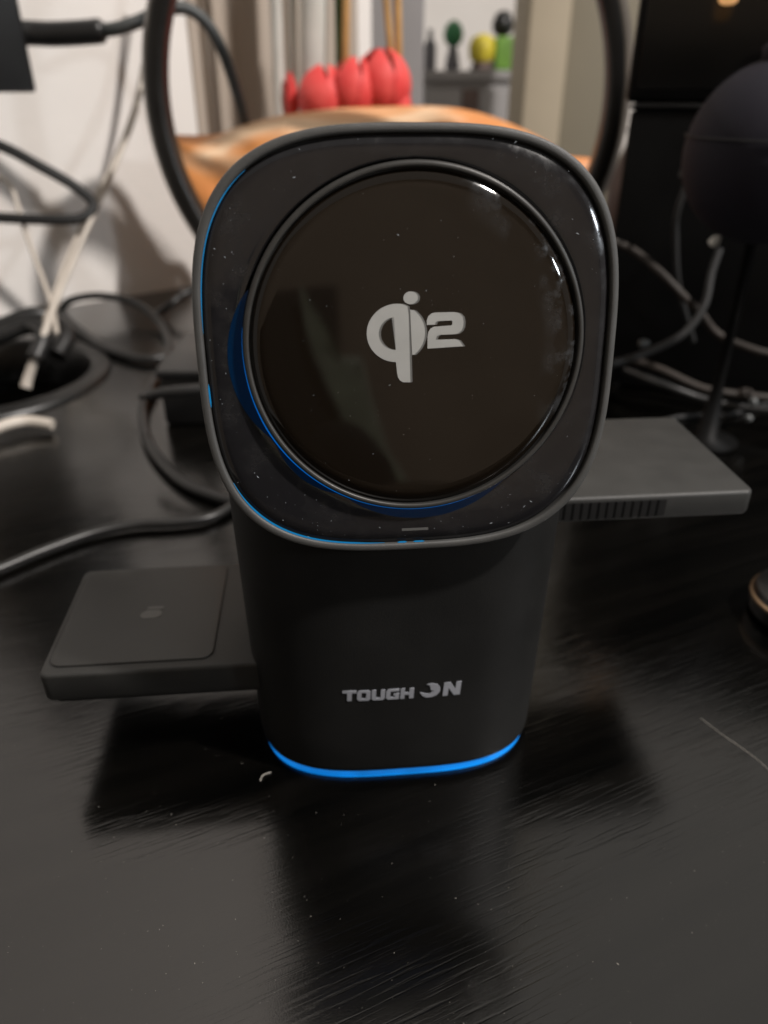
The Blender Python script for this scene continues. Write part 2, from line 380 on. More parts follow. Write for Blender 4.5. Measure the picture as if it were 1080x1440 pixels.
N_ = [[(684, 0), (719, 0), (719, 70), (762, 0), (804, 0), (804, 118), (769, 118), (769, 50), (728, 118), (684, 118)]]
crescent = arc(592, 62, 62, 100, -172, 30, 60)+[(548, 44), (566, 30), (590, 26), (612, 36), (624, 56), (606, 62), (618, 74), (606, 92), (588, 96), (566, 118)]
crescent = [(524, 46), (545, 12), (575, -3), (610, -2), (642, 14), (662, 44), (660, 80), (640, 108), (610, 121), (580, 121),
            (562, 112), (584, 108), (592, 92), (596, 66), (606, 58), (622, 58), (606, 44), (596, 30), (572, 30), (548, 38), (532, 46)]
SCL = .2037*0.1622
tx, tz = -14.0, 26.2
lettering(T_+O_+U_+G_+H_, tx, tz, SCL, .04, 'lettering')
lettering([crescent]+N_, tx, tz, SCL, .06, 'lettering')

# the folding arms -----------------------------------------------------------
def rot_pt(x, y):       # world -> charger local
    dx, dy = x-CX, y-CY; return (dx*cos(YAW)+dy*sin(YAW), -dx*sin(YAW)+dy*cos(YAW))
def plate(name, x0, x1, y0, y1, z0, z1, r, m, parent, edge=1.0, n=8, side='both'):
    def ring(ins, z):
        out = []; rr = max(.3, r-ins)
        for cx, cy, a0 in ((x1, y1, 0), (x0, y1, 90), (x0, y0, 180), (x1, y0, 270)):
            sx = -1 if cx == x1 else 1; sy = -1 if cy == y1 else 1
            ccx = cx+sx*r; ccy = cy+sy*r
            out += [(ccx+rr*cos(R(a0+90*i/n)), ccy+rr*sin(R(a0+90*i/n)), z) for i in range(n+1)]
        return out
    rs = [ring(edge+.6, z0), ring(edge*.4, z0+edge*.25), ring(0, z0+edge), ring(0, z1-edge), ring(edge*.12, z1-edge*.5), ring(edge*.45, z1-edge*.15), ring(edge, z1)]
    v, f = loft(rs, True, True, True); return mesh(name, v, f, m, parent, True, 40)
# left: tray for earbuds
LX0, LX1, LY0, LY1, LZ0, LZ1 = -83.2, -20, -19.5, 23.5, 20.5, 28.4
tray = plate('earbud_tray', LX0, LX1, LY0, LY1, LZ0, LZ1, 2.2, M['tray'], ch, .9)
plate('tray_foot_edge', LX0+1.0, LX1, LY0+1.0, LY1-1, LZ0-1.1, LZ0-.02, 3, M['blackcase'], tray, .3)
def ringplate(x0, x1, y0, y1, r, z, m, name, parent, wid):
    def rg(i, zz):
        out = []
        for cx, cy, a0 in ((x1, y1, 0), (x0, y1, 90), (x0, y0, 180), (x1, y0, 270)):
            ccx = cx+(-r if cx == x1 else r); ccy = cy+(-r if cy == y1 else r)
            out += [(ccx+(r-i)*cos(R(a0+90*k/8)), ccy+(r-i)*sin(R(a0+90*k/8)), zz) for k in range(9)]
        return out
    v, f = loft([rg(0, z), rg(wid, z)]); return mesh(name, v, f, m, parent)
PX0, PX1, PY0, PY1 = LX0+1.5, -43.8, LY0+2.9, LY1-.9
ringplate(PX0-.35, PX1+.35, PY0-.35, PY1+.35, 3.2, LZ1+.03, M['gap'], 'pad_gap', tray, 1.2)
pad = plate('charging_pad', PX0, PX1, PY0, PY1, LZ1-.5, LZ1+.35, 3.0, M['pad'], tray, .3)
# earbud icon on the pad: rounded case with a lid line
ix, iy = (PX0+PX1)/2+1.6, (PY0+PY1)/2-.8
ic = flat([[(x+.12*y, y) for x, y in rrect(-2.6, 2.6, -2.5, .9, 1.1)], [(x+.12*y, y) for x, y in rrect(-1.9, 2.6, 1.25, 2.4, .55)]], .08)
for v_ in ic.vertices: v_.co = Vector((v_.co.x+ix, v_.co.y+iy, v_.co.z+LZ1+.38))*S
link('earbud_icon', ic, M['icon'], tray)
# right: flat arm with a vent along its front edge
RX0, RX1, RY0, RY1, RZ0, RZ1 = 12, 88.5, -3.5, 43.5, 53.2, 60.0
arm = plate('watch_arm', RX0, RX1, RY0, RY1, RZ0, RZ1, 2.2, M['wing'], ch, 1.0)
box('vent_recess', 34, 66.5, RY0-.04, RY0+.5, RZ0+.9, RZ1-1.3, M['gap'], arm, 0)
rb = None
for i in range(15):
    x = 35+i*2.1
    if rb is None:
        rb = box('vent_rib', -.38, .38, RY0-.10, RY0+.3, RZ0+.8, RZ1-1.2, M['casedark'], arm, .1, 1); o = rb
    else:
        o = rb.copy(); C.objects.link(o); o.parent = arm
    o.location = (x*S, 0, 0)
plate('hinge', 20, 38.6, 6, 26, 1, 53, 4, M['soft'], ch, 1)

# ------------------------------------------------------------------ the head
TILT = R(9)
head = bpy.data.objects.new('head', None); C.objects.link(head); head.parent = ch
hc = rot_pt(4.5, 124.5)
head.location = (hc[0]*S, (hc[1])*S, 104.9*S)
head.rotation_euler = (pi/2-TILT, 0, 0)       # local x right, y up the face, z out of the face
head.location = (hc[0]*S, hc[1]*S, 104.9*S)
HW, HN, NH = 36.25, 3.15, 160
def hring(sc, zz, ox=0, oy=0, blend=0, rad=0):
    out = []
    for k in range(NH):
        x, y = sup(HW*sc, HW*sc, HN, k, NH)
        if blend:
            t = math.atan2(y, x); x = x*(1-blend)+(rad*cos(t)+DX)*blend; y = y*(1-blend)+(rad*sin(t)+DY)*blend
        out.append((x+ox, y+oy, zz))
    return out
DX, DY, DR = .9, 1.7, 29.2
prof = [(.60, -10.5), (.80, -10.2), (.90, -9.0), (.955, -6.6), (.985, -3.6), (.997, -1.4), (1.0, -.5), (.9975, -.1), (.991, .12), (.972, .16), (.963, .02), (.9605, -.3), (.9605, -2.2)]
v, f = loft([hring(s, z) for s, z in prof], True, True, False)
mesh('head_frame', v, f, M['frame'], head, True, 60)
v, f = loft([hring(.962, -1.35), hring(.950, -1.35)])
mesh('frame_gap', v, f, M['gap'], head)
bz = [(.952, -1.6, 0)]+[(.9515-.062*k/8, -.62*(1-k/8)**2, 0) for k in range(8)]+[(.885, 0, .06), (.90, 0, .3), (.90, -.01, .55), (.9, -.03, .74), (.9, -.07, .87), (.9, -.13, .95), (.9, -.2, .985), (.9, -.5, 1.0)]
v, f = loft([hring(s, z, 0, 0, b, DR+.35) for s, z, b in bz])
mesh('bezel', v, f, M['bezel'], head, True, 60)

def led_strip(name, a0, a1, s0, s1, z, m, parent, circ=None, n=60):
    """thin lit line following the frame (or the disc when circ) between two angles, tapering out at both ends"""
    vv = []; ff = []
    for i in range(n+1):
        t = i/n; a = R(a0+(a1-a0)*t); tp = min(1, 5*t, 5*(1-t)); sm = (s0+s1)/2; hw = (s1-s0)/2*(.25+.75*tp)
        for s in (sm-hw, sm+hw):
            if circ: vv.append((DX+s*cos(a), DY+s*sin(a), z))
            else:
                c, sn = cos(a), sin(a); rr = HW*s/((abs(c)**HN+abs(sn)**HN)**(1/HN)); vv.append((rr*c, rr*sn, z))
    for i in range(n): ff.append((2*i, 2*i+1, 2*i+3, 2*i+2))
    return mesh(name, vv, ff, m, parent)
led_strip('edge_light', 131, 172, .9555, .9600, -.20, M['bluefine'], head)
led_strip('edge_light', 186, 192.5, .9525, .9600, -.20, M['bluefine'], head, n=12)
led_strip('edge_light', 214, 262, .9510, .9600, -.20, M['bluefine'], head)
led_strip('edge_light', 266, 269, .9510, .9600, -.20, M['bluefine'], head, n=10)
led_strip('edge_light', 271, 274.5, .9510, .9600, -.20, M['bluefine'], head, n=10)
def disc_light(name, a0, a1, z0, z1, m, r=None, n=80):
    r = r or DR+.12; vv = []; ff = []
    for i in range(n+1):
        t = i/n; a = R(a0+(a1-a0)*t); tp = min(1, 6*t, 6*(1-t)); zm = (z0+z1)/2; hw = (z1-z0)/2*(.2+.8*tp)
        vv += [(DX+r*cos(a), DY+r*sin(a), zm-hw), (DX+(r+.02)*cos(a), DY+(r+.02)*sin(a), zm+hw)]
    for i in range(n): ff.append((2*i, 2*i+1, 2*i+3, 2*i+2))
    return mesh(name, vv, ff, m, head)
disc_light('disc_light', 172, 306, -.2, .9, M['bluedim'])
def crescent_reflection(a0, a1, wd, n=60):  # navy crescents glow as painted reflections of the blue light
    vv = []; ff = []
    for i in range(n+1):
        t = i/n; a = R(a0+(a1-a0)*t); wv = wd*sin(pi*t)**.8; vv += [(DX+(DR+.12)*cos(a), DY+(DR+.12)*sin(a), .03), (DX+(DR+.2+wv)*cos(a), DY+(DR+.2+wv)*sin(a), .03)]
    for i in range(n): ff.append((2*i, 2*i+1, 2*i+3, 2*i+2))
    return mesh('blue_reflection_arc', vv, ff, M['blueglint'], head)
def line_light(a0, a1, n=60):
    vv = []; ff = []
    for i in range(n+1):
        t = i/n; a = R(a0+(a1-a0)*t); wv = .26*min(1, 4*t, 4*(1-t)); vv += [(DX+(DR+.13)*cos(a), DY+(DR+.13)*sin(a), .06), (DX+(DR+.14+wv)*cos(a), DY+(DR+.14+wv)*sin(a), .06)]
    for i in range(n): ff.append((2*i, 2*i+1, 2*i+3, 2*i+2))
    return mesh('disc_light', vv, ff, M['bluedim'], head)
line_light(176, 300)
crescent_reflection(160, 212, 2.6); crescent_reflection(212, 243, 1.4); crescent_reflection(243, 305, 2.1)

# the disc
disc = bpy.data.objects.new('charging_disc', None); C.objects.link(disc); disc.parent = head; disc.location = (DX*S, DY*S, 0)
v, f = loft([[(r*cos(2*pi*j/160), r*sin(2*pi*j/160), z) for j in range(160)] for r, z in
             [(DR+.1, -3.4), (DR, .9), (DR-.15, 1.4), (DR-.38, 1.62), (DR-.75, 1.64), (DR-.98, 1.55), (DR-1.05, 1.35), (DR-1.05, .4)]])
M['discrim'] = mat('disc_rim_grey', (.034, .033, .031), .42, noise_=.2, nscale=150)
mesh('disc_rim', v, f, M['discrim'], disc, True, 60)
v, f = loft([[(r*cos(2*pi*j/160), r*sin(2*pi*j/160), z) for j in range(160)] for r, z in [(DR-.9, .6), (DR-2.2, .6)]])
mesh('disc_gap', v, f, M['gap'], disc)
g = DR-1.3
v, f = loft([[(r*cos(2*pi*j/160), r*sin(2*pi*j/160), z) for j in range(160)] for r, z in
             [(g, .5)]+[(g-2.6*k/9, 1.8-.95*(1-k/9)**2) for k in range(9)]+[(g-3, 1.8), (g-9, 1.8), (.05, 1.80)]], True, False, True)
mesh('disc_glass', v, f, M['glass'], disc, True, 60)
# the logo: drawing units are photo pixels x 4.909, centre of disc at (583,465)
K = .1224/4.909
def L(X, Y): return ((X/4.909+480-583)*K*4.909*.975-.6, -(Y/4.909+380-465)*K*4.909*.975+2.7)
def Ls(p): return [L(*q) for q in p]
ci = (388, 418)
def carc(cx, cy, rx, ry, a0, a1, n=28): return [(cx+rx*cos(R(a0+(a1-a0)*i/n)), cy-ry*sin(R(a0+(a1-a0)*i/n))) for i in range(n+1)]
q_out = carc(392, 418, 208, 197, 78, 268, 34)+[(392, 690), (398, 722), (412, 744), (434, 758), (486, 760), (474, 300), (466, 240)]
q_hole = carc(385, 420, 118, 112, 96, 264, 22)+[(384, 531), (372, 308)]
seg_r = [(484, 262)]+carc(392, 418, 196, 190, 52, -52, 26)+[(498, 568)]
dot = carc(488, 184, 50, 42, 0, 345, 23)
two = [(600, 366), (600, 335), (610, 308), (634, 290), (660, 285), (790, 285), (826, 294), (850, 318), (856, 352), (854, 385), (842, 412), (818, 430), (790, 434),
       (690, 436), (672, 444), (666, 456), (664, 470), (800, 468), (828, 478), (845, 500), (858, 518), (606, 528), (606, 440), (612, 412), (628, 390), (652, 380), (770, 374), (778, 366), (778, 344), (768, 340),
       (676, 343), (662, 350), (656, 366)]
lg = flat([Ls(q_out), Ls(q_hole), Ls(seg_r), Ls(dot), Ls(two)], .10)
for v_ in lg.vertices: v_.co = Vector((v_.co.x, v_.co.y, v_.co.z+1.87))*S
link('logo', lg, M['logo'], disc)
lg = flat([Ls([(x+15, y+1) for x, y in p]) for p in (q_out, q_hole, seg_r, dot, two)], .04)  # dimmer shifted copy painted as the logo's ghost reflection
for v_ in lg.vertices: v_.co = Vector((v_.co.x, v_.co.y, v_.co.z+1.835))*S
link('logo_ghost', lg, M['logoghost'], disc)
box('status_mark', -1.6, 3.4, -32.3, -31.8, -.1, .03, M['icon'], head, 0)

# lint and dust caught on the charger
def specks(name, pts, m, parent=None):
    vv = []; ff = []
    for (c, nrm, s, lng) in pts:
        n = Vector(nrm).normalized(); a = n.orthogonal().normalized(); b = n.cross(a); th = rnd.random()*pi
        d = a*cos(th)+b*sin(th); e = n.cross(d); i = len(vv); c = Vector(c)
        vv += [c-d*s*lng, c+e*s*.5, c+d*s*lng, c-e*s*.5, c+n*s*.5+d*s*.1]
        ff += [(i, i+1, i+4), (i+1, i+2, i+4), (i+2, i+3, i+4), (i+3, i, i+4), (i+3, i+2, i+1, i)]
    o = mesh(name, vv, ff, m, parent); o['kind'] = 'stuff'; return o
pts = []
while len(pts) < 190:
    x, y = rnd.uniform(-35, 35), rnd.uniform(-35, 35)
    r = math.hypot(x-DX, y-DY); q = (abs(x)**HN+abs(y)**HN)**(1/HN)
    if r > DR+3 and q < 34.5: pts.append(((x, y, .02), (0, 0, 1), rnd.choice((.04, .05, .07, .11)), rnd.choice((.6, .8, 1, 3))))
    elif r < DR-3 and rnd.random() < .35: pts.append(((x, y, 1.82), (0, 0, 1), rnd.choice((.035, .05, .085)), rnd.choice((.6, .8, 1, 2.5))))
specks('lint', pts, M['fibre'], head)
pts = []
for i in range(70):
    x, z = rnd.uniform(-30, 30), rnd.uniform(5, 66); pts.append(((x, front_y(x, z)-.02, z), (0, -1, 0), rnd.uniform(.02, .05), rnd.choice((.7, 1, 2.5))))
specks('lint', pts, M['greycable'], ch)
pts = [((rnd.uniform(LX0+1, -36), rnd.uniform(LY0+1, LY1-1), LZ1+.37), (0, 0, 1), rnd.uniform(.03, .08), rnd.choice((.7, 1, 2.5))) for i in range(90)]
pts += [((rnd.uniform(30, RX1-1), rnd.uniform(RY0+1, RY1-1), RZ1+.02), (0, 0, 1), rnd.uniform(.03, .07), 1) for i in range(60)]
specks('lint', pts, M['greycable'], ch)

# ------------------------------------------------------------------ dust on the desk
pts = []
for i in range(420):
    px, py = rnd.uniform(-20, 1100), 780+660*rnd.random()**.8
    p = pt(px, py, z=.05); pts.append((p, (0, 0, 1), rnd.uniform(.03, .09)*(1 if rnd.random() < .93 else 1.9), rnd.choice((.6, .8, 1, 2))))
dd = specks('dust', pts, M['dust']); dd['label'] = 'pale dust specks scattered over the black desk'
hair_points = [pt(985, 1010, z=.1), pt(1020, 1036, z=.1), pt(1060, 1064, z=.1), pt(1100, 1100, z=.1)]
tag(tube('hair', hair_points, .05, M['dust'], n=4, seg=5), 'thin pale hair lying on the desk at the right edge', 'hair')
tag(tube('lint_thread', [pt(366, 1098, z=.3), pt(370, 1090, z=.6), pt(381, 1086, z=.3)], .09, M['dust'], n=4, seg=5), 'tiny curled white thread on the desk left of the blue light', 'thread')

# ------------------------------------------------------------------ hoop behind the charger
HY, HZ, HRO, HRI = 464, 134.2, 134, 119.5
def ringdata(prof):
    n = 140; rs = []
    for r, d in prof: rs.append([(r*cos(2*pi*j/n), d, r*sin(2*pi*j/n)) for j in range(n)])
    rs.append(rs[0]); return loft(rs)
hoop = thing('round_hoop', 'large black ring standing upright on the desk behind the charger', 'ring', (-1, HY, HZ), R(-4))
v, f = ringdata([(HRO-6, -6.6), (HRO-7, -7), (HRI+2.5, -7), (HRI+.8, -6), (HRI, -4), (HRI, 5), (HRI+1, 6), (HRO-6, 6)])
mesh('ring_face', v, f, M['hoop'], hoop, True, 40)
v, f = ringdata([(HRO-5.9, -6.4), (HRO-4.5, -6), (HRO-.8, 1), (HRO, 3), (HRO, 12), (HRO-1, 13), (HRO-5, 13), (HRO-5.9, 6.3)])
mesh('outer_band', v, f, M['hoopside'], hoop, True, 40)

# ------------------------------------------------------------------ orange bag behind the hoop
prof = [(216, 196), (232, 190), (262, 191), (295, 189), (325, 180), (352, 172), (390, 163), (430, 157), (480, 152), (540, 150), (600, 149), (650, 153), (695, 164), (740, 181), (780, 200), (812, 219), (845, 222), (862, 232)]
tp = spline([pt(a, b, y=545) for a, b in prof], 6)
NV = 48; rows = []
for i, p in enumerate(tp):
    u = i/(len(tp)-1); col = []
    for k in range(NV+1):
        t = k/NV                     # 0 front foot .. .5 top .. 1 back foot
        ang = pi*t; bul = 30*(sin(pi*u))**.5+4
        y = 545-cos(ang)*bul*(1.0 if t < .5 else .8)
        z = (p.z)*sin(ang)**.55
        x = p.x*(1-.24*(1-min(1, z/135)))
        nn = noise.noise(Vector((x*.014+y*.01, y*.03, z*.045+x*.016)))*13+(1-abs(noise.noise(Vector((x*.02, y*.03, z*.05+x*.02+5)))))*9-7+noise.noise(Vector((x*.06, y*.06, z*.1)))*3
        col.append((x, y-nn*.6*sin(ang)**.3, max(.3, z+nn*.12*(t != .5))))
    rows.append(col)
v, f = loft(rows, False)
tag(mesh('cloth_bag', v, f, M['orange'], None, True), 'crumpled orange cloth bag lying behind the black ring', 'bag')

# red tulips
def tulip(px, py, y, w, h, lean, label):
    c = pt(px, py, y=y); t = thing('tulip', label, 'flower', c, 0, 'red tulips lying behind the orange bag')
    t.rotation_euler = (0, lean, rnd.random()*3)
    for k in range(5):
        vv = []; n1, n2 = 9, 7
        for i in range(n1+1):
            s = i/n1; prof_ = sin(pi*min(1, s*.90+.07))**.5
            for j in range(n2+1):
                q = (j/n2-.5)*1.5*(1-.55*s**3); a = 2*pi*k/5+q
                rr = w*prof_*(1-.05*(k % 2)); vv.append((rr*cos(a), rr*sin(a), -h/2+h*s))
        ff = [(i*(n2+1)+j, i*(n2+1)+j+1, (i+1)*(n2+1)+j+1, (i+1)*(n2+1)+j) for i in range(n1) for j in range(n2)]
        mesh('petal', vv, ff, M['red'], t, True)
    tube('stem', [(0, 0, -h/2+1), (2, 2, -h), (6, 0, -h*1.9)], 2, M['green'], t, n=4, seg=8)
    return t
TY = 592
tulip(457, 137, TY, 20, 38, .2, 'leftmost full red tulip above the orange bag')
tulip(498, 126, TY-5, 17, 38, .1, 'middle red tulip between two larger ones above the orange bag')
tulip(538, 118, TY, 20, 42, -.1, 'tallest red tulip, beside the brass rods')
tulip(561, 148, TY-4, 9, 26, .1, 'small red tulip bud right of the tallest bloom')
tulip(410, 142, TY+5, 5, 36, -.15, 'thin pinkish red bud standing apart at the left of the tulips')

# rods and, for the shaded wall, a hanging curtain
def rod(name, a, b, y, r, m, label, cat, group=None):
    p, q = pt(*a, y=y), pt(*b, y=y); p = p+(p-q)*1.2
    q = q+(q-p)*((q.z-1.5)/(p.z-q.z)) if q.z > 2 else q
    return tag(tube(name, [p, (p+q)/2, q], r, m, n=2, seg=14), label, cat, group)
rod('glass_rod', (388, 0), (395, 180), 600, 4.2, M['glassrod'], 'leftmost milky white rod beside the taupe curtain', 'rod')
rod('glass_rod', (441, 0), (440, 180), 612, 9.5, M['glassrod'], 'thick milky white rod behind the leftmost red tulips', 'rod')
rod('glass_rod', (411, 0), (414, 180), 618, 3, M['glassrod'], 'thin milky white rod between the two other white rods', 'rod')
rod('plant_stem', (477, 0), (480, 180), 604, 3.2, M['green'], 'green plant stem next to the left brass rod', 'plant')
rod('brass_rod', (487, 0), (485, 180), 598, 2.6, M['gold'], 'brass rod beside the green stem behind the tulips', 'rod')
rod('brass_rod', (543, 0), (556, 150), 590, 2.3, M['gold'], 'leaning brass rod behind the tallest tulip', 'rod')
rod('brass_rod', (559, 0), (562, 150), 596, 2.6, M['gold'], 'upright brass rod at the right of the tallest tulip', 'rod')
n = 90; p0 = pt(266, 60, y=640); p1 = pt(500, 60, y=720); rs = []
for z in [2, 60, 130, 220, 330, 480, 700, 900]:
    row = []
    for i in range(n+1):
        u = i/n; c = p0.lerp(p1, u); ph = u*30+1.6*sin(u*9)
        row.append((c.x+2*sin(ph*.7)+(0.01*(z-200) if u < .1 else 0), c.y+(3.2+1.2*sin(u*13))*sin(ph)-z*.0, z))
    rs.append(row)
v, f = loft(rs, False)
cu = mesh('backdrop', v, f, M['backdrop'], None, True); sol = cu.modifiers.new('thickness', 'SOLIDIFY'); sol.thickness = .0015  # taupe folded sheet added where the wall lies in shade
tag(cu, 'taupe curtain in soft folds, standing in for shade on the white wall', 'backdrop')
a = pt(482, 60, y=745); b = pt(596, 60, y=745)
tag(box('grey_board', a.x, b.x, 745, 760, 2, 620, M['cab'], None, 1.5), 'grey upright board behind the brass rods', 'board')

# far room: cabinet with small figures, beige post
cab = thing('cabinet', 'low grey cabinet far behind the desk with small toys on top', 'cabinet', (0, 1350, -750))
c0, c1 = pt(598, 100, y=1350), pt(742, 100, y=1350); ctop = pt(640, 99, y=1350).z+750
box('cabinet_body', c0.x, c1.x, 0, 350, 0, ctop-14, M['cab'], cab, 2)
box('cabinet_top', c0.x-6, c1.x+6, -8, 355, ctop-13.5, ctop, M['cab'], cab, 2)
xm = (c0.x*.55+c1.x*.45)
for xa, xb in ((c0.x+4, xm-14), (xm+14, c1.x-20)):
    dr = box('cabinet_door', xa, xb, -10, -.5, 40, ctop-26, M['cab'], cab, 2)
    box('door_handle', xb-8 if xa < xm-30 else xa+3, xb-3 if xa < xm-30 else xa+8, -18, -10.2, ctop-120, ctop-60, M['blackcase'], dr, 1)
box('middle_panel', xm-13, xm+13, -9, -.5, 40, ctop-26, M['cabdark'], cab, 1)
cz = ctop-750
for k, py_ in enumerate((140, 166)):
    p = pt(731, py_, y=1338); kn = mesh('knob', *lathe([(.1, 14), (7, 12), (9, 6), (7, 0)], 20, (p.x, 0, 0), 'y'), M['blackcase'], cab, True); kn.location = (0, -10.5*S, (p.z+750)*S)
def figure(px, w, h, m, label, cat, kind):
    p = pt(px, 95, y=1400); t = thing(kind, label, cat, (p.x, 1400, cz+.3))
    return t
t = figure(636, 0, 0, None, 'small figure with a green head on the cabinet, leftmost of the toys', 'figurine', 'toy_figure')
mesh('figure_body', *lathe([(9, 0), (12, 3), (10, 18), (7, 30), (5, 36)], 20), M['greyfig'], t, True)
mesh('figure_head', *lathe([(4, 32), (13, 38), (16, 50), (12, 62), (4, 68)], 20), M['dgreen'], t, True)
t = figure(677, 0, 0, None, 'squat yellow toy on the cabinet between green toys', 'toy', 'yellow_toy')
mesh('toy_foot', *lathe([(16, 0), (18, 4), (14, 12)], 20), M['cabdark'], t, True)
mesh('toy_body', *lathe([(12, 10), (20, 16), (22, 32), (18, 44), (6, 50)], 20), M['yellow'], t, True)
t = figure(717, 0, 0, None, 'bright green box with a dark figure behind, at the right end of the cabinet', 'toy box', 'green_toy')
box('toy_box', -26, 26, -16, 16, 0, 46, M['ygreen'], t, 3)
t = figure(708, 0, 0, None, 'dark round-headed figure behind the bright green toy box', 'figurine', 'dark_figure'); t.location.y += .04
mesh('figure_body', *lathe([(14, 0), (16, 30), (10, 48)], 20), M['cabdark'], t, True)
mesh('figure_head', *lathe([(4, 46), (16, 54), (18, 66), (12, 80), (3, 84)], 20), M['blackcase'], t, True)
p = pt(604, 95, y=1390)
t = thing('dark_bottle', 'dark slim bottle at the left end of the cabinet', 'bottle', (p.x, 1390, cz+.3))
mesh('bottle_body', *lathe([(9, 0), (10, 2), (10, 34), (4, 44), (4, 56)], 20), M['greyfig'], t, True)
q0, q1, q2 = pt(742, 60, y=1000), pt(800, 60, y=1000), pt(900, 60, y=1000)
post = thing('door_post', 'beige painted door post right of the cabinet', 'post', (0, 1000, -750))
box('post_front', q0.x, q1.x, 0, 120, 0, 2400, M['beige'], post, 3)
box('post_side', q1.x+.5, q2.x, 12, 110, 0, 2400, M['olive'], post, 3)
tt = pt(828, 160, y=900)
t = thing('dark_vase', 'dark vase standing on the desk end beside the door post', 'vase', (tt.x, 700, 0))
mesh('vase_body', *lathe([(14, 0.3), (22, 4), (24, 70), (12, 105), (15, 112)], 28), M['cabdark'], t, True)

# ------------------------------------------------------------------ right side: black tower, panel, navy speaker, cables
a = pt(888, 150, y=395)
tower = thing('computer_tower', 'black computer case on the desk behind the right arm of the charger', 'computer', (a.x, 395, 0), R(-20))
TZ = pt(930, 147, y=395).z
box('case', 0, 220, 0, 46, 1, TZ-2.2, M['casedark'], tower, 2)
box('case_lid', -.5, 220.5, -1, 47, TZ-2, TZ, M['casedark'], tower, .7)
b_ = pt(884, 60, y=415)
mon = thing('monitor', 'dark glossy screen standing on the computer case at the right', 'monitor', (b_.x, 407, TZ), R(-20))
box('monitor_case', 0, 330, 0, 18, .3, 92, M['casedark'], mon, 3)
box('screen', 4, 326, -.8, -.05, 6, 88, M['gloss'], mon, .2, 1)
lp = pt(1027, -14, y=350)  # warm reflection in the screen, built as a small glowing shape
glint = thing('screen_glint', 'small warm glowing lamp added as a reflection in the dark screen at the top right', 'glint', (lp.x, 350, TZ+.3))
tube('glint_post', [(0, 0, lp.z-TZ+20), (0, 0, lp.z-TZ+120)], 1, M['blackcase'], glint, n=2)
mesh('glint_body', *lathe([(2, -5), (3.5, -4), (4, 2), (3.5, 18), (3, 22)], 24, (0, 0, lp.z-TZ)), mat('warm_glint', (.5, .3, .15), .5, emit=(1, .52, .2), es=.55), glint, True)

SY = 318; sp = pt(1087, 216, y=SY); SR = 33
spk = thing('round_speaker', 'dark navy fabric ball speaker on a black pedestal at the right edge', 'speaker', (sp.x, SY, 0))
mesh('fabric_ball', *lathe([(SR*cos(R(a)), sp.z+SR*sin(R(a))) for a in range(-88, 89, 8)], 48), M['navy'], spk, True)
tube('seam', [(SR*1.004*cos(2*pi*k/48), SR*1.004*sin(2*pi*k/48), sp.z+6) for k in range(49)], .35, M['slot'], spk, n=1, seg=6)
mesh('top_cap', *lathe([(11, sp.z+SR-3), (12, sp.z+SR+2), (8, sp.z+SR+6), (2, sp.z+SR+7)], 24), M['navy'], spk, True)
mesh('pedestal', *lathe([(13, .3), (14, 2), (5, 4), (2.2, 30), (2.2, sp.z-SR+10), (10, sp.z-SR+3.5)], 32), M['casedark'], spk, True)

def cable(pxs, z, r, m, label, name='cable', y=None, group=None, n=8):
    P = []
    for q in pxs:
        if len(q) == 2: P.append(pt(q[0], q[1], z=z) if y is None else pt(q[0], q[1], y=y))
        elif q[2] < 0: P.append(pt(q[0], q[1], z=-q[2]))
        else: P.append(pt(q[0], q[1], y=q[2]))
    return tag(tube(name, P, r, m, n=n), label, 'cable', group)
# right bundle
cable([(860, 512, 345), (905, 498, 350), (960, 470, 352), (990, 430, 356), (1000, 385, 362), (1012, 350, 366)], 0, 1.9, M['greydim'], 'dark grey cable rising behind the right arm of the charger')
cable([(850, 335, 386), (890, 352, 384), (925, 380, 374), (960, 415, 366), (985, 440, 362), (1010, 470, 360), (1060, 492, 350), (1100, 500, 345)], 0, 1.9, M['tan'], 'brown cable crossing down to the right under the speaker')
cable([(885, 505, 372), (930, 520, 360), (985, 545, 350), (1040, 555, 345), (1110, 562, 340)], 0, 2.0, M['tan'], 'upper brown cable of the bundle on the desk at the right')
cable([(880, 520, 372), (930, 540, 352), (985, 560, 344), (1040, 572, 338), (1110, 580, 330)], 0, 2.0, M['black'], 'lower black cable of the bundle on the desk at the right')
cable([(865, 540, -1.8), (885, 532, -1.8), (930, 526, -1.8), (960, 540, -1.8)], 0, 1.7, M['greydim'], 'short grey cable end peeking out beside the head of the charger')
cable([(930, 592, -1.3), (965, 585, -1.3), (1005, 584, -1.3), (1040, 580, -1.3), (1100, 560, -1.3)], 0, 1.2, M['greydim'], 'thin grey cable on the desk just behind the right arm')
cable([(966, 258, 372), (962, 268, 370), (952, 300, 370), (950, 325, 371), (954, 400, 372), (975, 480, 374)], 0, 1.5, M['greydim'], 'grey cable hanging in front of the computer case left of the speaker')
def plug(px, py, y, r, h, m, label, ax=(0, 0, 1)):
    c = pt(px, py, y=y); a = Vector(ax).normalized()
    t = thing('cable_plug', label, 'plug', c); t.rotation_euler = a.to_track_quat('Z', 'Y').to_euler()
    mesh('plug_body', *lathe([(r*.7, -h), (r, -h*.8), (r, h*.3), (r*.8, h*.5)], 20), m, t, True, 40)
    mesh('plug_tip', *lathe([(r*.6, h*.5), (r*.55, h), (r*.3, h*1.1)], 20), m, t, True, 40); return t
plug(1006, 338, 330, 2.0, 2.4, M['glassrod'], 'bright white plug tip just below the navy ball speaker', (.3, -.4, .6))
plug(962, 240, 371, 1.6, 3.0, M['greycable'], 'small grey plug hanging above the grey cable left of the speaker', (.2, 0, 1))
plug(906, 483, 348, 2, 2.5, M['greycable'], 'small grey plug above the dark grey cable near the head of the charger', (1, 0, .1))
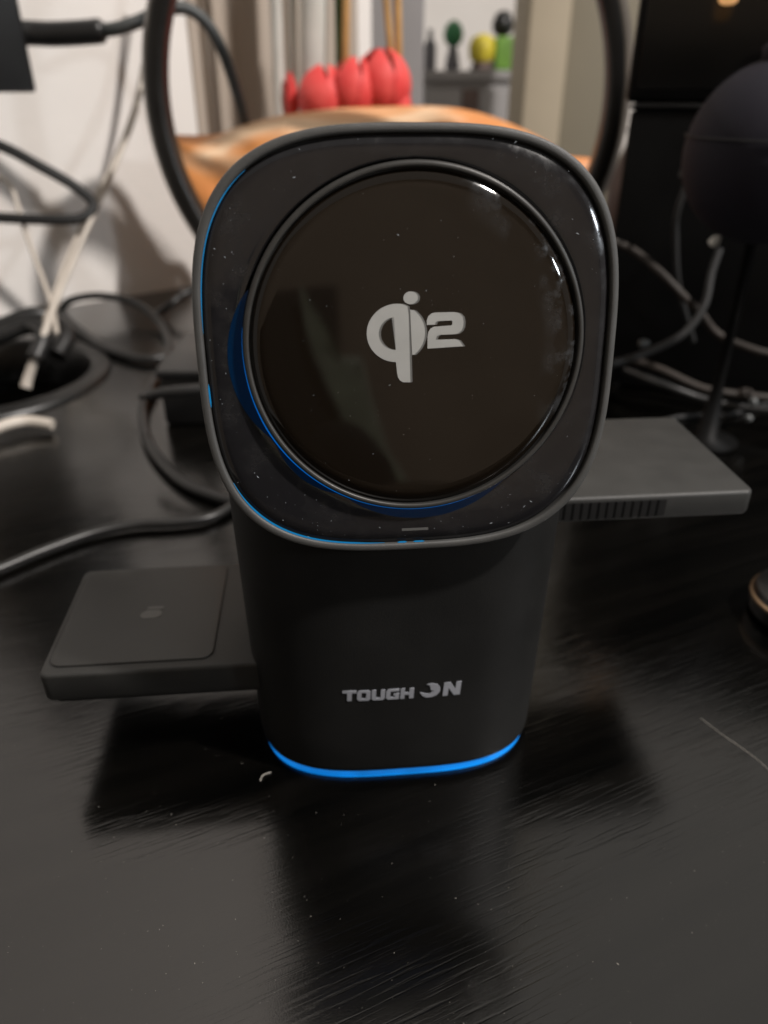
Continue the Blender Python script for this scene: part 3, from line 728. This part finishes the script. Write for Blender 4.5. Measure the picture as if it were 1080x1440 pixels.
plug(1048, 553, 336, 2.6, 3, M['tan'], 'brown plug at the end of the cable bundle at the right', (.5, -.5, .4))
plug(1060, 565, 330, 1.9, 1.5, M['greycable'], 'tiny grey plug right below the brown plug', (0, -.5, .4))
plug(1053, 588, 322, 1.7, 1.5, M['greycable'], 'tiny grey plug lowest of the plugs at the right', (0, -.5, .4))
# small round compact at the right edge
p = pt(1124, 868, z=0)
t = thing('round_compact', 'black round compact with a brass rim cut off by the right edge', 'compact', (p.x, p.y, 0.2))
mesh('compact_base', *lathe([(13, 0), (15, 1.5), (15.5, 6)], 48), M['blackcase'], t, True, 40)
mesh('compact_rim', *lathe([(15.4, 6), (15.9, 6.3), (15.9, 7.3), (15.2, 7.7)], 48), M['brass'], t, True, 40)
mesh('compact_lid', *lathe([(15.2, 7.6), (14.5, 9.5), (11, 11.5), (.1, 12.2)], 48), M['blackcase'], t, True, 40)

# ------------------------------------------------------------------ left side
def wally(px, off):
    """y of the point at pixel column px (near the horizon) that lies off mm in front of the wall"""
    o = WA+WN*off; u = (px-540)/F/0.97; den = WT.y/WT.x
    return (o.y-den*o.x)/(1-den*u)
# power adapter top left with its cable
ay = wally(30, 50)
a0, a1 = pt(-60, -60, y=ay), pt(52, 130, y=ay)
ad = thing('power_adapter', 'black power adapter plugged in at the top left with a cable in its side', 'adapter', (a1.x, ay, a1.z), R(30))
box('adapter_case', a0.x-a1.x-60, 0, 0, 34, 0, 190, M['blackcase'], ad, 2)
lz = pt(5, 60, y=ay).z-a1.z
box('rating_mark', -28, -20.5, -.12, -.02, lz-3, lz+4, M['print'], ad, 0)
P = [pt(x, y, y=ay+10+k) for x, y, k in ((24, 46, -2), (50, 47, 0), (70, 48, 0), (100, 47, 0), (128, 45, 0), (146, 43, 0))]
tag(cab_ := tube('usb_cable', [pt(x, y, y=yy) for x, y, yy in ((140, 43, ay+12), (165, 40, ay+10), (195, 30, ay+14), (230, 14, 520), (262, 12, 530), (290, 32, 535), (312, 70, 538), (330, 120, 545), (342, 165, 552), (350, 215, 570), (352, 300, 585))], 3.6, M['greycable'], n=8),
    'dark grey cable running from the adapter through the black ring', 'cable')
tube('cable_plug', P, lambda t: 6.4 if t < .96 else 5, M['black'], cab_, n=4)
# black cable loop entering from the left edge
yl = wally(60, 60)
cable([(-60, 190, yl), (0, 205, yl), (55, 233, yl), (105, 262, yl+4), (131, 286, yl+6), (118, 305, yl), (80, 309, yl-5), (0, 306, yl-8), (-70, 300, yl-10)], 0, 3.2, M['greydim'], 'dark cable loop reaching in from the left edge in front of the wall')
# pale cables down to the hole
yb = 440
cable([(215, -70, 590), (205, 80, 570), (188, 165, 545), (150, 260, 510), (112, 345, 480), (80, 420, 450), (62, 470, 428), (42, 524, 418), (36, 545, 414)], 0, lambda t: 1.7+1.5*max(0, (t-.55)/.45), M['white'], 'thick white cable running down into the cable hole of the desk', n=6)
cable([(225, -70, 592), (196, 120, 572), (165, 215, 540), (128, 290, 512), (92, 370, 480), (70, 430, 455), (58, 470, 432), (50, 500, 424)], 0, 1.4, M['white'], 'thin white cable running beside the thick white one', n=6)
cable([(-40, 235, 505), (-5, 247, 505), (15, 262, 500), (28, 300, 492), (48, 360, 475), (72, 428, 450), (80, 470, 432)], 0, 1.5, M['white'], 'white cable curving down from the left edge toward the cable hole', n=6)
cable([(-60, 634, -4), (-20, 610, -5), (10, 597, -6), (40, 592, -5.5), (74, 597, -4), (70, 560, 398), (40, 545, 405)][:5]+[], 0, 2.7, M['white'], 'white cable end lying on the front rim of the cable hole', n=6)
# dark clump of cables at the hole
for k, (pts_, lab) in enumerate((([(-20, 470, 440), (20, 452, 445), (50, 443, 450), (75, 450, 452), (95, 470, 440), (80, 500, 425)], 'black cable arching over the back of the cable hole'),
                       ([(-30, 485, 430), (5, 470, 435), (40, 458, 440), (62, 470, 432), (50, 505, 418)], 'black cable dipping into the cable hole from the left'),)):
    cable(pts_, 0, 5.2, M['black'], lab, n=6)
# black cable looping over the desk behind the charger
yq = 500
cable([(300, 395, 545), (262, 412, 535), (240, 428, 525), (222, 440, -2.5)], 0, 2.6, M['black'], 'short black cable coming round the foot of the black ring')
cable([(245, 500, -3), (200, 505, -3), (150, 490, -2.6), (108, 460, -2.6), (88, 438, -6), (100, 422, -15), (140, 416, -16), (185, 424, -12), (222, 450, -6), (238, 485, -3), (232, 510, -3), (214, 545, -3.2), (202, 575, -2.8), (206, 615, -2.8), (228, 650, -2.8), (262, 680, -2.8), (310, 700, -2.8), (370, 715, -2.8)], 0, 2.5, M['black'],
      'black cable making a wide loop on the desk between the hole and the charger')
cable([(-60, 822, -2.4), (0, 800, -2.4), (60, 775, -2.4), (130, 750, -2.4), (190, 738, -2.4), (250, 735, -2.4), (300, 726, -2.4), (345, 700, -2.4), (400, 680, -2.4)], 0, 1.9, M['black'],
      'black cable lying across the desk above the left tray')
# plug stick in front of the box
b0, b1 = pt(233, 598, z=0), pt(330, 598, z=0)
bx = thing('small_black_box', 'small black box on the desk half hidden behind the charger at the left', 'box', (b0.x, b0.y, 0))
ztop = pt(270, 560, y=b0.y).z
box('box_body', 0, 60, 0, 62, .3, 24, M['blackcase'], bx, 1.5)
box('box_lid', -1, 61, -1, 63, 24.2, 28, M['black'], bx, 1)
p = [pt(198, 558, z=26), pt(235, 552, z=30), pt(300, 546, z=31)]
tag(tube('black_plug', p, lambda t: 2.4 if t > .1 else 1.6, M['black'], n=6), 'thin black plug lying against the small black box', 'plug')
